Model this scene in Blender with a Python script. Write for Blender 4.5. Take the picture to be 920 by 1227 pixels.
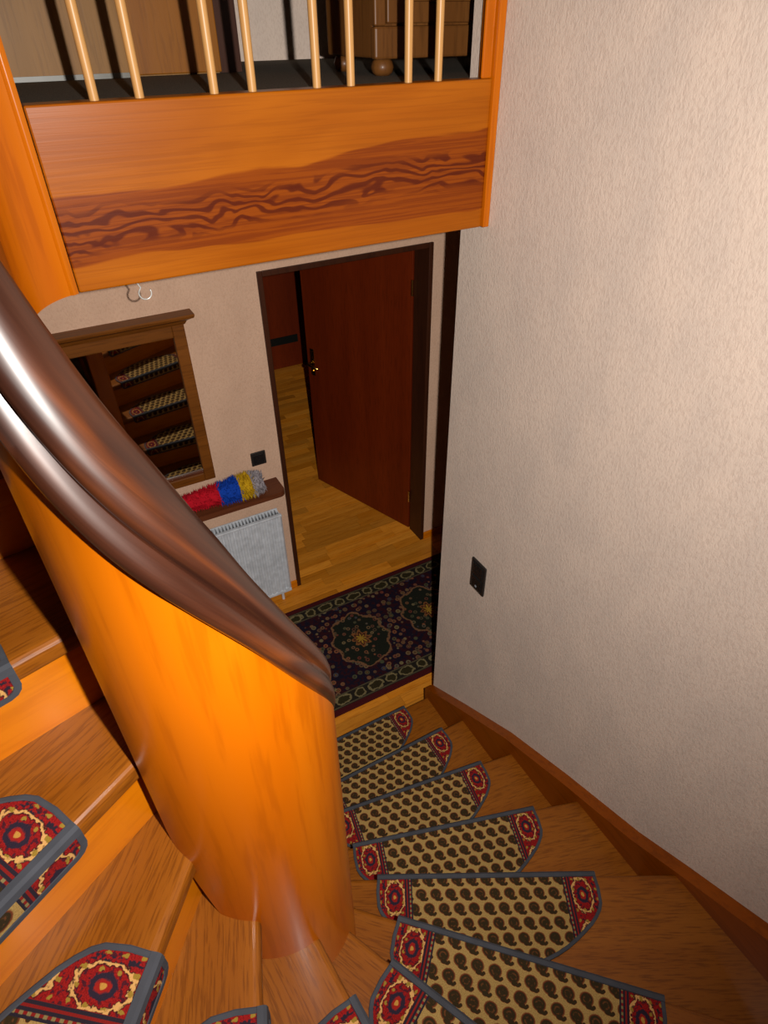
import bpy, bmesh, math, random
from mathutils import Vector, Matrix
random.seed(7)
for o in list(bpy.data.objects): bpy.data.objects.remove(o)
scene = bpy.context.scene
COL = scene.collection
R_ = math.radians

# ------------------------------------------------------------------ camera, light, exposure
CAM = Vector((0.0, 0.0, 2.9365))
FPX, PITCH, YAW, ROLL = 759.42, 0.661013, 0.497682, -0.013369
fwd = Vector((math.sin(YAW) * math.cos(PITCH), math.cos(YAW) * math.cos(PITCH), -math.sin(PITCH)))
rgt = Vector((math.cos(YAW), -math.sin(YAW), 0.0))
upv = rgt.cross(fwd)
right = rgt * math.cos(ROLL) + upv * math.sin(ROLL)
up = upv * math.cos(ROLL) - rgt * math.sin(ROLL)
cd = bpy.data.cameras.new('camera')
cd.sensor_fit = 'VERTICAL'
cd.sensor_height = 36.0
cd.sensor_width = 27.0
cd.lens = FPX / 1227.0 * 36.0
cd.clip_start = 0.02
cam = bpy.data.objects.new('camera', cd)
COL.objects.link(cam)
m = Matrix((right, up, -fwd)).transposed().to_4x4()
m.translation = CAM
cam.matrix_world = m
scene.camera = cam

world = bpy.data.worlds.new('world')
scene.world = world
world.use_nodes = True
world.node_tree.nodes['Background'].inputs[0].default_value = (1.0, 0.75, 0.5, 1)
world.node_tree.nodes['Background'].inputs[1].default_value = 0.02


def spot(name, loc, target, watts, angle, blend, radius, color):
    d = bpy.data.lights.new(name, 'SPOT')
    d.energy = watts
    d.spot_size = R_(angle)
    d.spot_blend = blend
    d.shadow_soft_size = radius
    d.color = color
    o = bpy.data.objects.new(name, d)
    COL.objects.link(o)
    o.location = loc
    o.rotation_euler = (Vector(target) - Vector(loc)).to_track_quat('-Z', 'Y').to_euler()
    return o


# the photographer's flash, mounted right of the lens and tilted up; gentle falloff with distance
FL = CAM + right * 0.11 + up * 0.02


def soften(o, strength):
    nt_ = o.data.node_tree if o.data.use_nodes else None
    o.data.use_nodes = True
    nt_ = o.data.node_tree
    em = nt_.nodes['Emission']
    lf = nt_.nodes.new('ShaderNodeLightFalloff')
    lf.inputs['Strength'].default_value = strength
    nt_.links.new(lf.outputs['Linear'], em.inputs['Strength'])


soften(spot('flash', FL, FL + fwd + up * 0.30 - right * 0.02, 102, 140, 1.0, 0.010, (1.0, 0.95, 0.89)), 1.0)
spot('column_fill', FL, (-0.16, 0.42, 1.75), 80, 80, 1.0, 0.010, (1.0, 0.95, 0.89))  # extra spot added at the flash position to brighten the column and left treads

vs = scene.view_settings
vs.view_transform = 'Standard'
vs.look = 'None'
vs.exposure = 0.0
vs.gamma = 1.0
vs.use_curve_mapping = False


# ------------------------------------------------------------------ node helpers
def lin(c):
    return tuple(((x / 255) / 12.92 if x / 255 <= 0.04045 else ((x / 255 + 0.055) / 1.055) ** 2.4) for x in c) + (1.0,)


class X:
    """a scalar expression made of Math nodes"""
    nt = None

    def __init__(s, v): s.v = v

    @staticmethod
    def op(kind, *a):
        n = X.nt.nodes.new('ShaderNodeMath')
        n.operation = kind
        for i, q in enumerate(a):
            q = q.v if isinstance(q, X) else q
            if isinstance(q, (int, float)): n.inputs[i].default_value = q
            else: X.nt.links.new(q, n.inputs[i])
        return X(n.outputs[0])

    def __add__(a, b): return X.op('ADD', a, b)
    __radd__ = __add__
    def __sub__(a, b): return X.op('SUBTRACT', a, b)
    def __rsub__(a, b): return X.op('SUBTRACT', b, a)
    def __mul__(a, b): return X.op('MULTIPLY', a, b)
    __rmul__ = __mul__
    def __truediv__(a, b): return X.op('DIVIDE', a, b)
    def lt(a, b): return X.op('LESS_THAN', a, b)
    def gt(a, b): return X.op('GREATER_THAN', a, b)
    def abs(a): return X.op('ABSOLUTE', a)
    def floor(a): return X.op('FLOOR', a)
    def fract(a): return X.op('FRACT', a)
    def sin(a): return X.op('SINE', a)
    def sqrt(a): return X.op('SQRT', a)
    def min(a, b): return X.op('MINIMUM', a, b)
    def max(a, b): return X.op('MAXIMUM', a, b)
    def ping(a, b): return X.op('PINGPONG', a, b)
    def below(a, edge, soft):
        n = X.nt.nodes.new('ShaderNodeMapRange')
        n.interpolation_type = 'SMOOTHSTEP'
        X.nt.links.new(a.v, n.inputs[0])
        n.inputs[1].default_value = edge - soft
        n.inputs[2].default_value = edge + soft
        n.inputs[3].default_value = 1.0
        n.inputs[4].default_value = 0.0
        return X(n.outputs[0])


def hyp(a, b): return (a * a + b * b).sqrt()


def atan2(a, b): return X.op('ARCTAN2', a, b)


def mat_new(name, rough=0.5, spec=0.5, metallic=0.0, coat=0.0):
    mt = bpy.data.materials.new(name)
    mt.use_nodes = True
    nt = mt.node_tree
    X.nt = nt
    b = nt.nodes['Principled BSDF']
    b.inputs['Roughness'].default_value = rough
    b.inputs['Specular IOR Level'].default_value = spec
    b.inputs['Metallic'].default_value = metallic
    b.inputs['Coat Weight'].default_value = coat
    b.inputs['Coat Roughness'].default_value = 0.12
    return mt, nt, b


def coords(nt, kind='Object', scale=(1, 1, 1), rot=(0, 0, 0), loc=(0, 0, 0)):
    tc = nt.nodes.new('ShaderNodeTexCoord')
    mp = nt.nodes.new('ShaderNodeMapping')
    mp.inputs['Scale'].default_value = scale
    mp.inputs['Rotation'].default_value = rot
    mp.inputs['Location'].default_value = loc
    nt.links.new(tc.outputs[kind], mp.inputs['Vector'])
    return mp.outputs[0]


def noise(nt, vec, scale, detail=3, rough=0.5, dist=0.0):
    n = nt.nodes.new('ShaderNodeTexNoise')
    n.inputs['Scale'].default_value = scale
    n.inputs['Detail'].default_value = detail
    n.inputs['Roughness'].default_value = rough
    n.inputs['Distortion'].default_value = dist
    nt.links.new(vec, n.inputs['Vector'])
    return X(n.outputs[0])


def ramp(nt, fac, stops):
    n = nt.nodes.new('ShaderNodeValToRGB')
    while len(n.color_ramp.elements) < len(stops): n.color_ramp.elements.new(0.5)
    for e, (p, c) in zip(n.color_ramp.elements, stops):
        e.position = p
        e.color = lin(c) if len(c) == 3 else c
    nt.links.new(fac.v, n.inputs[0])
    return n.outputs[0]


def mixc(nt, fac, a, b, blend='MIX'):
    n = nt.nodes.new('ShaderNodeMix')
    n.data_type = 'RGBA'
    n.blend_type = blend
    for s, q in ((0, fac), (6, a), (7, b)):
        q = q.v if isinstance(q, X) else q
        if isinstance(q, tuple): n.inputs[s].default_value = q if len(q) == 4 else lin(q)
        elif isinstance(q, (int, float)): n.inputs[s].default_value = q
        else: nt.links.new(q, n.inputs[s])
    return n.outputs[2]


def bump(nt, b, hgt, strength, dist=0.01):
    n = nt.nodes.new('ShaderNodeBump')
    n.inputs['Strength'].default_value = strength
    n.inputs['Distance'].default_value = dist
    nt.links.new(hgt.v, n.inputs['Height'])
    nt.links.new(n.outputs[0], b.inputs['Normal'])


def plain(name, c, rough=0.5, spec=0.5, metallic=0.0, coat=0.0):
    mt, nt, b = mat_new(name, rough, spec, metallic, coat)
    v = coords(nt, 'Object', (9, 9, 9))
    f = noise(nt, v, 3, 2)
    c2 = tuple(max(0, x * 0.88) for x in c)
    nt.links.new(ramp(nt, f, [(0.3, c2), (0.7, c)]), b.inputs['Base Color'])
    return mt


def wood(name, dark, mid, light, axis='x', fine=1.0, rough=0.38, coat=0.3, grain=0.25, kind='Object', big=1.0, rnd=False):
    mt, nt, b = mat_new(name, rough, 0.22, 0, coat * 0.25)
    s = {'x': (1.0, 14, 14), 'y': (14, 1.0, 14), 'z': (14, 14, 1.0)}[axis]
    v = coords(nt, kind, s)
    if rnd:
        oi = nt.nodes.new('ShaderNodeObjectInfo')
        ad = nt.nodes.new('ShaderNodeVectorMath')
        ad.operation = 'MULTIPLY_ADD'
        cm = nt.nodes.new('ShaderNodeCombineXYZ')
        for i in range(3): nt.links.new(oi.outputs['Random'], cm.inputs[i])
        nt.links.new(cm.outputs[0], ad.inputs[0])
        ad.inputs[1].default_value = (37, 53, 11)
        nt.links.new(v, ad.inputs[2])
        v = ad.outputs[0]
    n1 = noise(nt, v, 0.5 * big, 2, 0.5, 0.6)
    n2 = noise(nt, v, 7 * fine, 3, 0.6, 0.2)
    base = ramp(nt, n1, [(0.3, mid), (0.7, light)])
    st = n2.below(0.44, 0.09) * grain
    colr = mixc(nt, st, base, dark)
    if rnd:
        br = X(oi.outputs['Random']) * 0.5 + 0.72
        hs = nt.nodes.new('ShaderNodeHueSaturation')
        nt.links.new(br.v, hs.inputs['Value'])
        nt.links.new(colr, hs.inputs['Color'])
        colr = hs.outputs[0]
    nt.links.new(colr, b.inputs['Base Color'])
    bump(nt, b, n2, 0.06, 0.004)
    return mt


M = {}
M['pine_z'] = wood('honey_pine_upright', (124, 50, 0), (168, 80, 0), (188, 102, 6), 'z', 0.5, 0.3, 0.35, 0.28, big=0.8)
M['pine_x'] = wood('honey_pine', (134, 58, 0), (176, 92, 2), (196, 114, 10), 'x', 0.6, 0.33, 0.3, 0.25)
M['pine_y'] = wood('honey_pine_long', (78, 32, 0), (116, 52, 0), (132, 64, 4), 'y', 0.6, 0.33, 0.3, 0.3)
M['tread'] = wood('tread_oak', (74, 33, 3), (112, 59, 8), (130, 75, 18), 'x', 2.4, 0.36, 0.35, 0.5)
M['baluster'] = wood('pale_baluster_wood', (150, 98, 44), (182, 134, 76), (194, 148, 90), 'z', 0.8, 0.24, 2.4, 0.2)
_b = M['baluster'].node_tree.nodes['Principled BSDF']
_b.inputs['Specular IOR Level'].default_value = 0.3
_b.inputs['Roughness'].default_value = 0.42
_b.inputs['Coat Weight'].default_value = 0.14
_b.inputs['Coat Roughness'].default_value = 0.28
M['door'] = wood('mahogany_veneer', (54, 14, 2), (88, 27, 4), (102, 34, 6), 'z', 1.0, 0.4, 0.2, 0.3)
M['jamb'] = wood('dark_brown_frame', (26, 11, 5), (52, 25, 12), (62, 30, 14), 'z', 0.8, 0.45, 0.1, 0.3)
M['shelf'] = wood('dark_brown_shelf', (40, 18, 9), (84, 42, 24), (98, 52, 30), 'x', 0.8, 0.4, 0.1, 0.3)
M['mirror_frame'] = wood('brown_mirror_frame', (52, 24, 4), (98, 54, 14), (116, 66, 20), 'x', 0.8, 0.4, 0.2, 0.35)
M['plank'] = wood('parquet_plank', (130, 66, 8), (186, 112, 24), (200, 130, 42), 'x', 1.1, 0.35, 0.3, 0.35, rnd=True)
M['panel'] = wood('cupboard_veneer', (88, 56, 22), (118, 82, 36), (128, 90, 42), 'z', 1.2, 0.5, 0.05, 0.3, big=2)
M['panel2'] = wood('amber_cupboard_veneer', (86, 46, 2), (118, 68, 4), (126, 76, 8), 'z', 1.2, 0.5, 0.05, 0.3, big=2)
M['wardrobe'] = wood('brown_wardrobe_wood', (46, 24, 8), (88, 52, 20), (102, 64, 28), 'z', 0.8, 0.42, 0.15, 0.3)
M['black'] = plain('dark_brown_plastic', (34, 30, 28), 0.35)
M['rocker'] = plain('black_plastic', (26, 24, 24), 0.25)
M['white'] = plain('white_enamel', (196, 200, 206), 0.3, 0.5, 0, 0.2)
M['greyfin'] = plain('grey_fins', (150, 154, 160), 0.45)
M['brass'] = plain('brass', (214, 176, 96), 0.22, 0.5, 1.0)
M['steel'] = plain('steel_wire', (232, 230, 224), 0.25, 0.6, 0.25)
M['binding'] = plain('grey_binding', (58, 60, 66), 0.8, 0.2)
M['carpet_trim'] = plain('grey_metal_trim', (96, 94, 86), 0.4)
M['slot'] = plain('dark_slot', (12, 14, 10), 0.4)

# textured wallpaper: one embossed pattern in two tints, the warmer one for wall_far
for key, c1, c2, c3 in (('wall', (190, 173, 160), (200, 181, 166), (168, 147, 133)), ('wall_warm', (190, 156, 132), (198, 163, 138), (166, 130, 106))):
    mt, nt, b = mat_new('embossed_' + key, 0.75, 0.2)
    v = coords(nt, 'Object', (1, 1, 0.55))
    f1 = noise(nt, v, 150, 3, 0.6, 0.4)
    f2 = noise(nt, v, 9, 2)
    c = ramp(nt, f2, [(0.3, c1), (0.7, c2)])
    nt.links.new(mixc(nt, f1.below(0.45, 0.1) * 0.3, c, c3), b.inputs['Base Color'])
    bump(nt, b, f1, 0.45, 0.004)
    M[key] = mt
mt, nt, b = mat_new('white_ceiling', 0.8, 0.2)
f1 = noise(nt, coords(nt, 'Object'), 60, 2)
nt.links.new(ramp(nt, f1, [(0.3, (205, 196, 184)), (0.7, (214, 206, 194))]), b.inputs['Base Color'])
M['ceiling'] = mt
mt, nt, b = mat_new('dark_grey_carpet', 0.95, 0.1)
f1 = noise(nt, coords(nt, 'Object'), 260, 2)
nt.links.new(ramp(nt, f1, [(0.3, (80, 74, 66)), (0.7, (118, 110, 98))]), b.inputs['Base Color'])
bump(nt, b, f1, 0.6, 0.004)
M['carpet'] = mt
# parquet beyond the built planks
mt, nt, b = mat_new('parquet_beyond', 0.35, 0.45, 0, 0.3)
br = nt.nodes.new('ShaderNodeTexBrick')
br.inputs['Scale'].default_value = 1.0
br.inputs['Brick Width'].default_value = 0.45
br.inputs['Row Height'].default_value = 0.0705
br.inputs['Mortar Size'].default_value = 0.0012
br.inputs['Color1'].default_value = lin((180, 106, 24))
br.inputs['Color2'].default_value = lin((198, 126, 40))
br.inputs['Mortar'].default_value = lin((70, 38, 10))
nt.links.new(coords(nt, 'Object'), br.inputs['Vector'])
nt.links.new(br.outputs[0], b.inputs['Base Color'])
M['parquet'] = mt
# mirror glass
mt, nt, b = mat_new('mirror_glass', 0.02, 0.5, 1.0)
nt.links.new(ramp(nt, noise(nt, coords(nt, 'Object'), 2, 1), [(0.0, (206, 202, 192)), (1.0, (212, 208, 200))]), b.inputs['Base Color'])
M['mirror'] = mt

# fascia board: pale sapwood with a dark flamed heart band, grain along x
mt, nt, b = mat_new('flamed_pine_board', 0.36, 0.2, 0, 0.06)
tc = nt.nodes.new('ShaderNodeTexCoord')
sp = nt.nodes.new('ShaderNodeSeparateXYZ')
nt.links.new(tc.outputs['Object'], sp.inputs[0])
x = X(sp.outputs[0]) - 0.08
z = (X(sp.outputs[2]) - 2.474) / 0.344
nlow = noise(nt, coords(nt, 'Object', (1.3, 1.3, 4)), 2.2, 2, 0.5, 0.3)
w = (nlow - 0.5)
lo = 0.17 + w * 0.14 - x * 0.04
hi = 0.53 + w * 0.22 + x * 0.18
cen = 0.35 + x * 0.10 + w * 0.3
band = (lo - z).below(0.0, 0.008) * (z - hi).below(0.0, 0.008)
flame_mask = (z - cen).abs().below(0.12, 0.05)
nd = noise(nt, coords(nt, 'Object', (7, 7, 12)), 1.0, 2, 0.5, 0.6)
flame = ((nd * 30 + z * 105).sin() * 0.5 + 0.5)
fine = noise(nt, coords(nt, 'Object', (2.0, 2, 90)), 1.6, 3, 0.6, 0.5)
base = ramp(nt, noise(nt, coords(nt, 'Object', (1.5, 1.5, 9)), 1.0, 3, 0.5, 0.8), [(0.3, (138, 68, 0)), (0.72, (162, 88, 8))])
base = mixc(nt, fine.below(0.46, 0.08) * 0.22, base, (110, 50, 0))
heart = mixc(nt, fine.below(0.5, 0.08) * 0.55, (128, 58, 2), (96, 34, 2))
heart = mixc(nt, flame.below(0.40, 0.28) * flame_mask * 0.85, heart, (72, 18, 3))
colr = mixc(nt, band, base, heart)
nt.links.new(colr, b.inputs['Base Color'])
bump(nt, b, fine, 0.05, 0.003)
M['fascia'] = mt

# dark handrail: streaks along the sweep (uv: x along, y around)
mt, nt, b = mat_new('dark_polished_handrail', 0.24, 0.5, 0, 0.25)
v = coords(nt, 'UV', (3, 60, 1))
n1 = noise(nt, v, 1.0, 4, 0.6, 0.5)
n2 = noise(nt, coords(nt, 'UV', (2.2, 9, 1)), 1.6, 2, 0.5, 0.8)
colr = ramp(nt, n2, [(0.32, (40, 18, 10)), (0.55, (62, 30, 15)), (0.75, (96, 48, 18))])
nt.links.new(mixc(nt, n1.below(0.45, 0.08) * 0.35, colr, (30, 13, 8)), b.inputs['Base Color'])
rr = n1 * 0.16 + 0.26
nt.links.new(rr.v, b.inputs['Roughness'])
M['handrail'] = mt

# stair mat pile (uv in metres: x along the nosing, y into the tread, L = 0.64)
mt, nt, b = mat_new('stair_mat_pile', 0.95, 0.1)
tc = nt.nodes.new('ShaderNodeTexCoord')
sp = nt.nodes.new('ShaderNodeSeparateXYZ')
nt.links.new(tc.outputs['UV'], sp.inputs[0])
u, w = X(sp.outputs[0]), X(sp.outputs[1])
uvn = noise(nt, coords(nt, 'UV'), 420, 2, 0.6)
uvb = noise(nt, coords(nt, 'UV'), 130, 2, 0.5)
e = u.min(0.64 - u)
# field of paisley drops
q = w / 0.038 + 0.15
row = q.floor()
pu = (u / 0.0425 + (row * 0.5).fract()).fract() - 0.5
pv = 0.5 - q.fract()
jit = (uvb - 0.5) * 0.16
d_body = hyp((pu + 0.04) / 0.35, (pv - 0.10) / 0.36) + jit
tail = hyp((pu - 0.08) / 0.19, (pv + 0.24) / 0.15).min(hyp((pu - 0.25) / 0.14, (pv + 0.30) / 0.10)).min(hyp((pu - 0.36) / 0.09, (pv + 0.22) / 0.10))
d = d_body.min(tail + jit)
field = ramp(nt, uvn, [(0.3, (124, 98, 54)), (0.7, (154, 126, 74))])
fieldc = mixc(nt, d.below(1.08, 0.10), field, (92, 44, 24))
fieldc = mixc(nt, d.below(0.90, 0.08), fieldc, (44, 34, 18))
eye = hyp(pu + 0.03, pv - 0.08)
fieldc = mixc(nt, ((eye - 0.17).abs()).below(0.04, 0.03) * uvb.below(0.47, 0.06), fieldc, (84, 50, 26))
# red end panel
pw = (w / 0.115 + 0.022).fract() - 0.5
ae = (e - 0.050).abs() / 0.027
aw = pw.abs() / 0.37
oct_ = ae.max(aw).max((ae + aw) / 1.42)
line = (oct_ - 1.0 + (uvb - 0.5) * 0.45).abs() * 0.027
panel = mixc(nt, (uvb * 1.0).below(0.43, 0.03) * 0.8, ramp(nt, uvn, [(0.3, (92, 12, 12)), (0.7, (136, 24, 22))]), (34, 20, 30))
panel = mixc(nt, line.below(0.0034, 0.001), panel, (40, 14, 18))
panel = mixc(nt, line.below(0.0019, 0.0009), panel, (178, 134, 78))
med = hyp((e - 0.050) / 0.016, pw / 0.19) + (uvb - 0.5) * 0.5
panel = mixc(nt, med.below(1.0, 0.06), panel, (36, 28, 40))
panel = mixc(nt, med.below(0.55, 0.08), panel, (128, 26, 20))
panel = mixc(nt, med.below(0.25, 0.05), panel, (160, 116, 50))
gx = (e / 0.021).fract() - 0.5
gy = (w / 0.027).fract() - 0.5
dots = hyp(gx, gy) + (uvb - 0.5) * 0.5
panel = mixc(nt, dots.below(0.15, 0.03) * med.gt(1.1), panel, (126, 100, 36))
edge = (e - 0.018).abs().below(0.004, 0.001) * uvb.below(0.5, 0.05)
panel = mixc(nt, edge, panel, (34, 26, 36))
# stripes between panel and field
stripe = (e - 0.082)
st = ((stripe / 0.0085).fract() - 0.5).abs()
dash = (w / 0.012).ping(0.5).gt(0.25)
stc = mixc(nt, st.below(0.22, 0.05), (34, 28, 36), (110, 24, 20))
stc = mixc(nt, (e - 0.095).abs().below(0.0022, 0.0008) * dash, stc, (112, 98, 62))
colr = mixc(nt, e.lt(0.101), fieldc, stc)
colr = mixc(nt, e.lt(0.079), colr, panel)
nt.links.new(colr, b.inputs['Base Color'])
bump(nt, b, uvn, 0.35, 0.003)
M['mat'] = mt

# hall rug (object coords: x along, y across, half width 0.415)
mt, nt, b = mat_new('persian_rug_pile', 0.95, 0.1)
tc = nt.nodes.new('ShaderNodeTexCoord')
sp = nt.nodes.new('ShaderNodeSeparateXYZ')
nt.links.new(tc.outputs['Object'], sp.inputs[0])
RL = 0.90
x, y = X(sp.outputs[0]), X(sp.outputs[1])
en = (RL - x.abs()).min(0.415 - y.abs())
nz = noise(nt, coords(nt, 'Object'), 45, 2, 0.5)
nf = noise(nt, coords(nt, 'Object'), 260, 2, 0.5)
vo = nt.nodes.new('ShaderNodeTexVoronoi')
vo.inputs['Scale'].default_value = 27
nt.links.new(coords(nt, 'Object'), vo.inputs['Vector'])
vd, vc = X(vo.outputs['Distance']), vo.outputs['Color']
spc = nt.nodes.new('ShaderNodeSeparateColor')
nt.links.new(vc, spc.inputs[0])
vr = X(spc.outputs[0])
fieldc = mixc(nt, nz.below(0.5, 0.05), (40, 12, 18), (20, 14, 28))
flower = ramp(nt, vr, [(0.0, (118, 68, 44)), (0.35, (62, 66, 46)), (0.6, (96, 46, 36)), (0.85, (104, 92, 62)), (1.0, (44, 42, 60))])
fieldc = mixc(nt, (vd - 0.30).abs().below(0.10, 0.04), fieldc, flower)
fieldc = mixc(nt, vd.below(0.13, 0.05), fieldc, (104, 78, 40))
px = ((x + 0.657) / 0.477).fract() - 0.5           # medallions every 0.48 m
mx = px * 0.477
ang = atan2(y, mx)
rad = hyp(mx, y / 1.25) + (ang * 8).sin() * 0.010 + (nz - 0.5) * 0.03
medc = mixc(nt, (vd - 0.25).abs().below(0.08, 0.04), (24, 26, 18), flower)
fieldc = mixc(nt, rad.below(0.168, 0.003), fieldc, (104, 72, 48))
fieldc = mixc(nt, rad.below(0.157, 0.003), fieldc, medc)
fieldc = mixc(nt, rad.below(0.048, 0.003), fieldc, (112, 70, 36))
fieldc = mixc(nt, rad.below(0.036, 0.003), fieldc, (60, 26, 18))
fieldc = mixc(nt, rad.below(0.024, 0.003), fieldc, (136, 104, 34))
bx_ = (x / 0.10 + 0.5).fract() - 0.5
by_ = en - 0.078
bw_ = ((x / 0.10 + 0.5).floor() * 0.5).fract() * 0.3 + 0.28
cart = hyp(bx_ / bw_, by_ / 0.026) + (nz - 0.5) * 1.1
bord = mixc(nt, (cart - 1.0).abs().below(0.18, 0.06), (30, 26, 20), (104, 92, 62))
bord = mixc(nt, cart.below(0.8, 0.06), bord, (40, 34, 16))
bord = mixc(nt, (en - 0.042).abs().below(0.004, 0.001) + (en - 0.112).abs().below(0.004, 0.001), bord, (70, 62, 44))
colr = mixc(nt, en.lt(0.117), fieldc, bord)
colr = mixc(nt, en.lt(0.034), colr, (60, 14, 16))
colr = mixc(nt, nf.below(0.42, 0.1) * 0.35, colr, (14, 10, 12))
nt.links.new(colr, b.inputs['Base Color'])
bump(nt, b, nf, 0.4, 0.003)
M['rug'] = mt
for nm, cc in (('red', (176, 18, 34)), ('blue', (18, 62, 160)), ('yellow', (190, 150, 24)), ('grey', (150, 142, 146))):
    M['fluff_' + nm] = plain('duster_' + nm, cc, 0.9, 0.1)


# ------------------------------------------------------------------ mesh helpers
def link(name, bm, mat, parent=None, kind=None, smooth=False, mw=None):
    me = bpy.data.meshes.new(name)
    bmesh.ops.recalc_face_normals(bm, faces=bm.faces)
    if smooth:
        for f in bm.faces: f.smooth = True
    bm.to_mesh(me)
    bm.free()
    if mat: me.materials.append(M[mat] if isinstance(mat, str) else mat)
    o = bpy.data.objects.new(name, me)
    COL.objects.link(o)
    if parent is not None: attach(o, parent)
    if mw is not None: o.matrix_basis = mw
    if kind: o['kind'] = kind
    return o


def world_of(o):
    mw = o.matrix_basis.copy()
    while o.parent:
        mw = o.parent.matrix_basis @ o.matrix_parent_inverse @ mw if False else o.parent.matrix_basis @ o.matrix_parent_inverse @ mw
        o = o.parent
    return mw


def attach(o, parent):
    o.parent = parent
    o.matrix_parent_inverse = world_of(parent).inverted()


def thing(name, label, cat, loc, group=None):
    o = bpy.data.objects.new(name, None)
    COL.objects.link(o)
    o.empty_display_size = 0.1
    o.location = loc
    o.matrix_basis = Matrix.Translation(loc)
    tag(o, label, cat, group)
    return o


def tag(o, label, cat, group=None):
    o['label'] = label
    o['category'] = cat
    if group: o['group'] = group
    return o


def box(bm, x0, x1, y0, y1, z0, z1, bev=0.0, seg=2):
    r = bmesh.ops.create_cube(bm, size=1.0)
    vs_ = r['verts']
    bmesh.ops.scale(bm, vec=(x1 - x0, y1 - y0, z1 - z0), verts=vs_)
    bmesh.ops.translate(bm, vec=((x0 + x1) / 2, (y0 + y1) / 2, (z0 + z1) / 2), verts=vs_)
    if bev:
        es = list({e_ for v_ in vs_ for e_ in v_.link_edges})
        bmesh.ops.bevel(bm, geom=es, offset=bev, segments=seg, affect='EDGES', profile=0.5)
    return bm


def boxo(name, dims, mat, parent=None, kind=None, bev=0.0):
    bm = bmesh.new()
    box(bm, *dims, bev=bev)
    return link(name, bm, mat, parent, kind)


def prism(bm, pts, z0, z1, axis='z'):
    """extrude a 2-D polygon; axis x: pts are (y,z); axis y: pts are (x,z)"""
    def P(p, h):
        return {'z': (p[0], p[1], h), 'x': (h, p[0], p[1]), 'y': (p[0], h, p[1])}[axis]
    a = [bm.verts.new(P(p, z0)) for p in pts]
    c_ = [bm.verts.new(P(p, z1)) for p in pts]
    bm.faces.new(a)
    bm.faces.new(c_)
    n = len(pts)
    for i in range(n): bm.faces.new((a[i], a[(i + 1) % n], c_[(i + 1) % n], c_[i]))
    return a, c_


def grid_loft(bm, rings, closed_ring=True, cap=True):
    vv = [[bm.verts.new(p) for p in r] for r in rings]
    n = len(rings[0])
    for i in range(len(vv) - 1):
        for j in range(n if closed_ring else n - 1):
            k = (j + 1) % n
            bm.faces.new((vv[i][j], vv[i][k], vv[i + 1][k], vv[i + 1][j]))
    if cap and closed_ring:
        bm.faces.new(vv[0])
        bm.faces.new(vv[-1])
    return vv


def tube(bm, pts, rad, seg=8):
    rings = []
    pts = [Vector(p) for p in pts]
    ref = None
    for i, p in enumerate(pts):
        t = (pts[min(i + 1, len(pts) - 1)] - pts[max(i - 1, 0)]).normalized()
        if ref is None:
            ref = Vector((0, 0, 1)) if abs(t.z) < 0.9 else Vector((1, 0, 0))
        a = (ref - t * ref.dot(t)).normalized()
        ref = a
        c_ = t.cross(a)
        rr_ = rad(i / (len(pts) - 1)) if callable(rad) else rad
        rings.append([p + a * math.cos(s * 2 * math.pi / seg) * rr_ + c_ * math.sin(s * 2 * math.pi / seg) * rr_ for s in range(seg)])
    grid_loft(bm, rings)


def interp(t, xs, ys):
    if t <= xs[0]: return ys[0]
    for i in range(len(xs) - 1):
        if t <= xs[i + 1]: return ys[i] + (ys[i + 1] - ys[i]) * (t - xs[i]) / (xs[i + 1] - xs[i])
    return ys[-1]


# ------------------------------------------------------------------ the setting
ZU = 2.812            # upper floor
XR = 1.17             # right wall face
XL = -1.02
YB = -0.46            # wall behind the photographer
YF = 2.915            # far wall
YC = 1.65             # corner where the right wall ends
ZC = 5.3

fl = boxo('floor', (-1.1, 3.3, -0.55, 6.4, -0.12, -0.004), 'parquet', None, 'structure')
# planks: hall rows and the rows seen through the doorway
plank_mesh = {}


def plank(L, x0, y0, wd):
    key = (round(L, 2), round(wd, 4))
    if key not in plank_mesh:
        bm = bmesh.new()
        box(bm, 0, L - 0.0012, 0, wd - 0.0016, -0.0035, 0.0)
        me = bpy.data.meshes.new('plank')
        bmesh.ops.recalc_face_normals(bm, faces=bm.faces)
        bm.to_mesh(me)
        bm.free()
        me.materials.append(M['plank'])
        plank_mesh[key] = me
    o = bpy.data.objects.new('plank', plank_mesh[key])
    COL.objects.link(o)
    attach(o, fl)
    o.matrix_basis = Matrix.Translation((x0, y0, 0.0))


rng = random.Random(3)
WD = 0.0705
y = 1.56
while y < 3.03:
    wd = min(WD, 3.036 - y)
    x = 0.42 - rng.random() * 0.3
    while x < 2.0:
        L = rng.choice((0.36, 0.44, 0.52))
        plank(L, x, y, wd)
        x += L
    y += WD
y = 3.040
while y < 6.0:
    x0 = 0.325 * y - 0.12
    x1 = 1.95 if y < 3.9 else 0.40 * y + 0.14
    x = x0 - rng.random() * 0.25
    while x < x1:
        L = rng.choice((0.36, 0.44, 0.52))
        plank(L, x, y, WD)
        x += L
    y += WD

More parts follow.
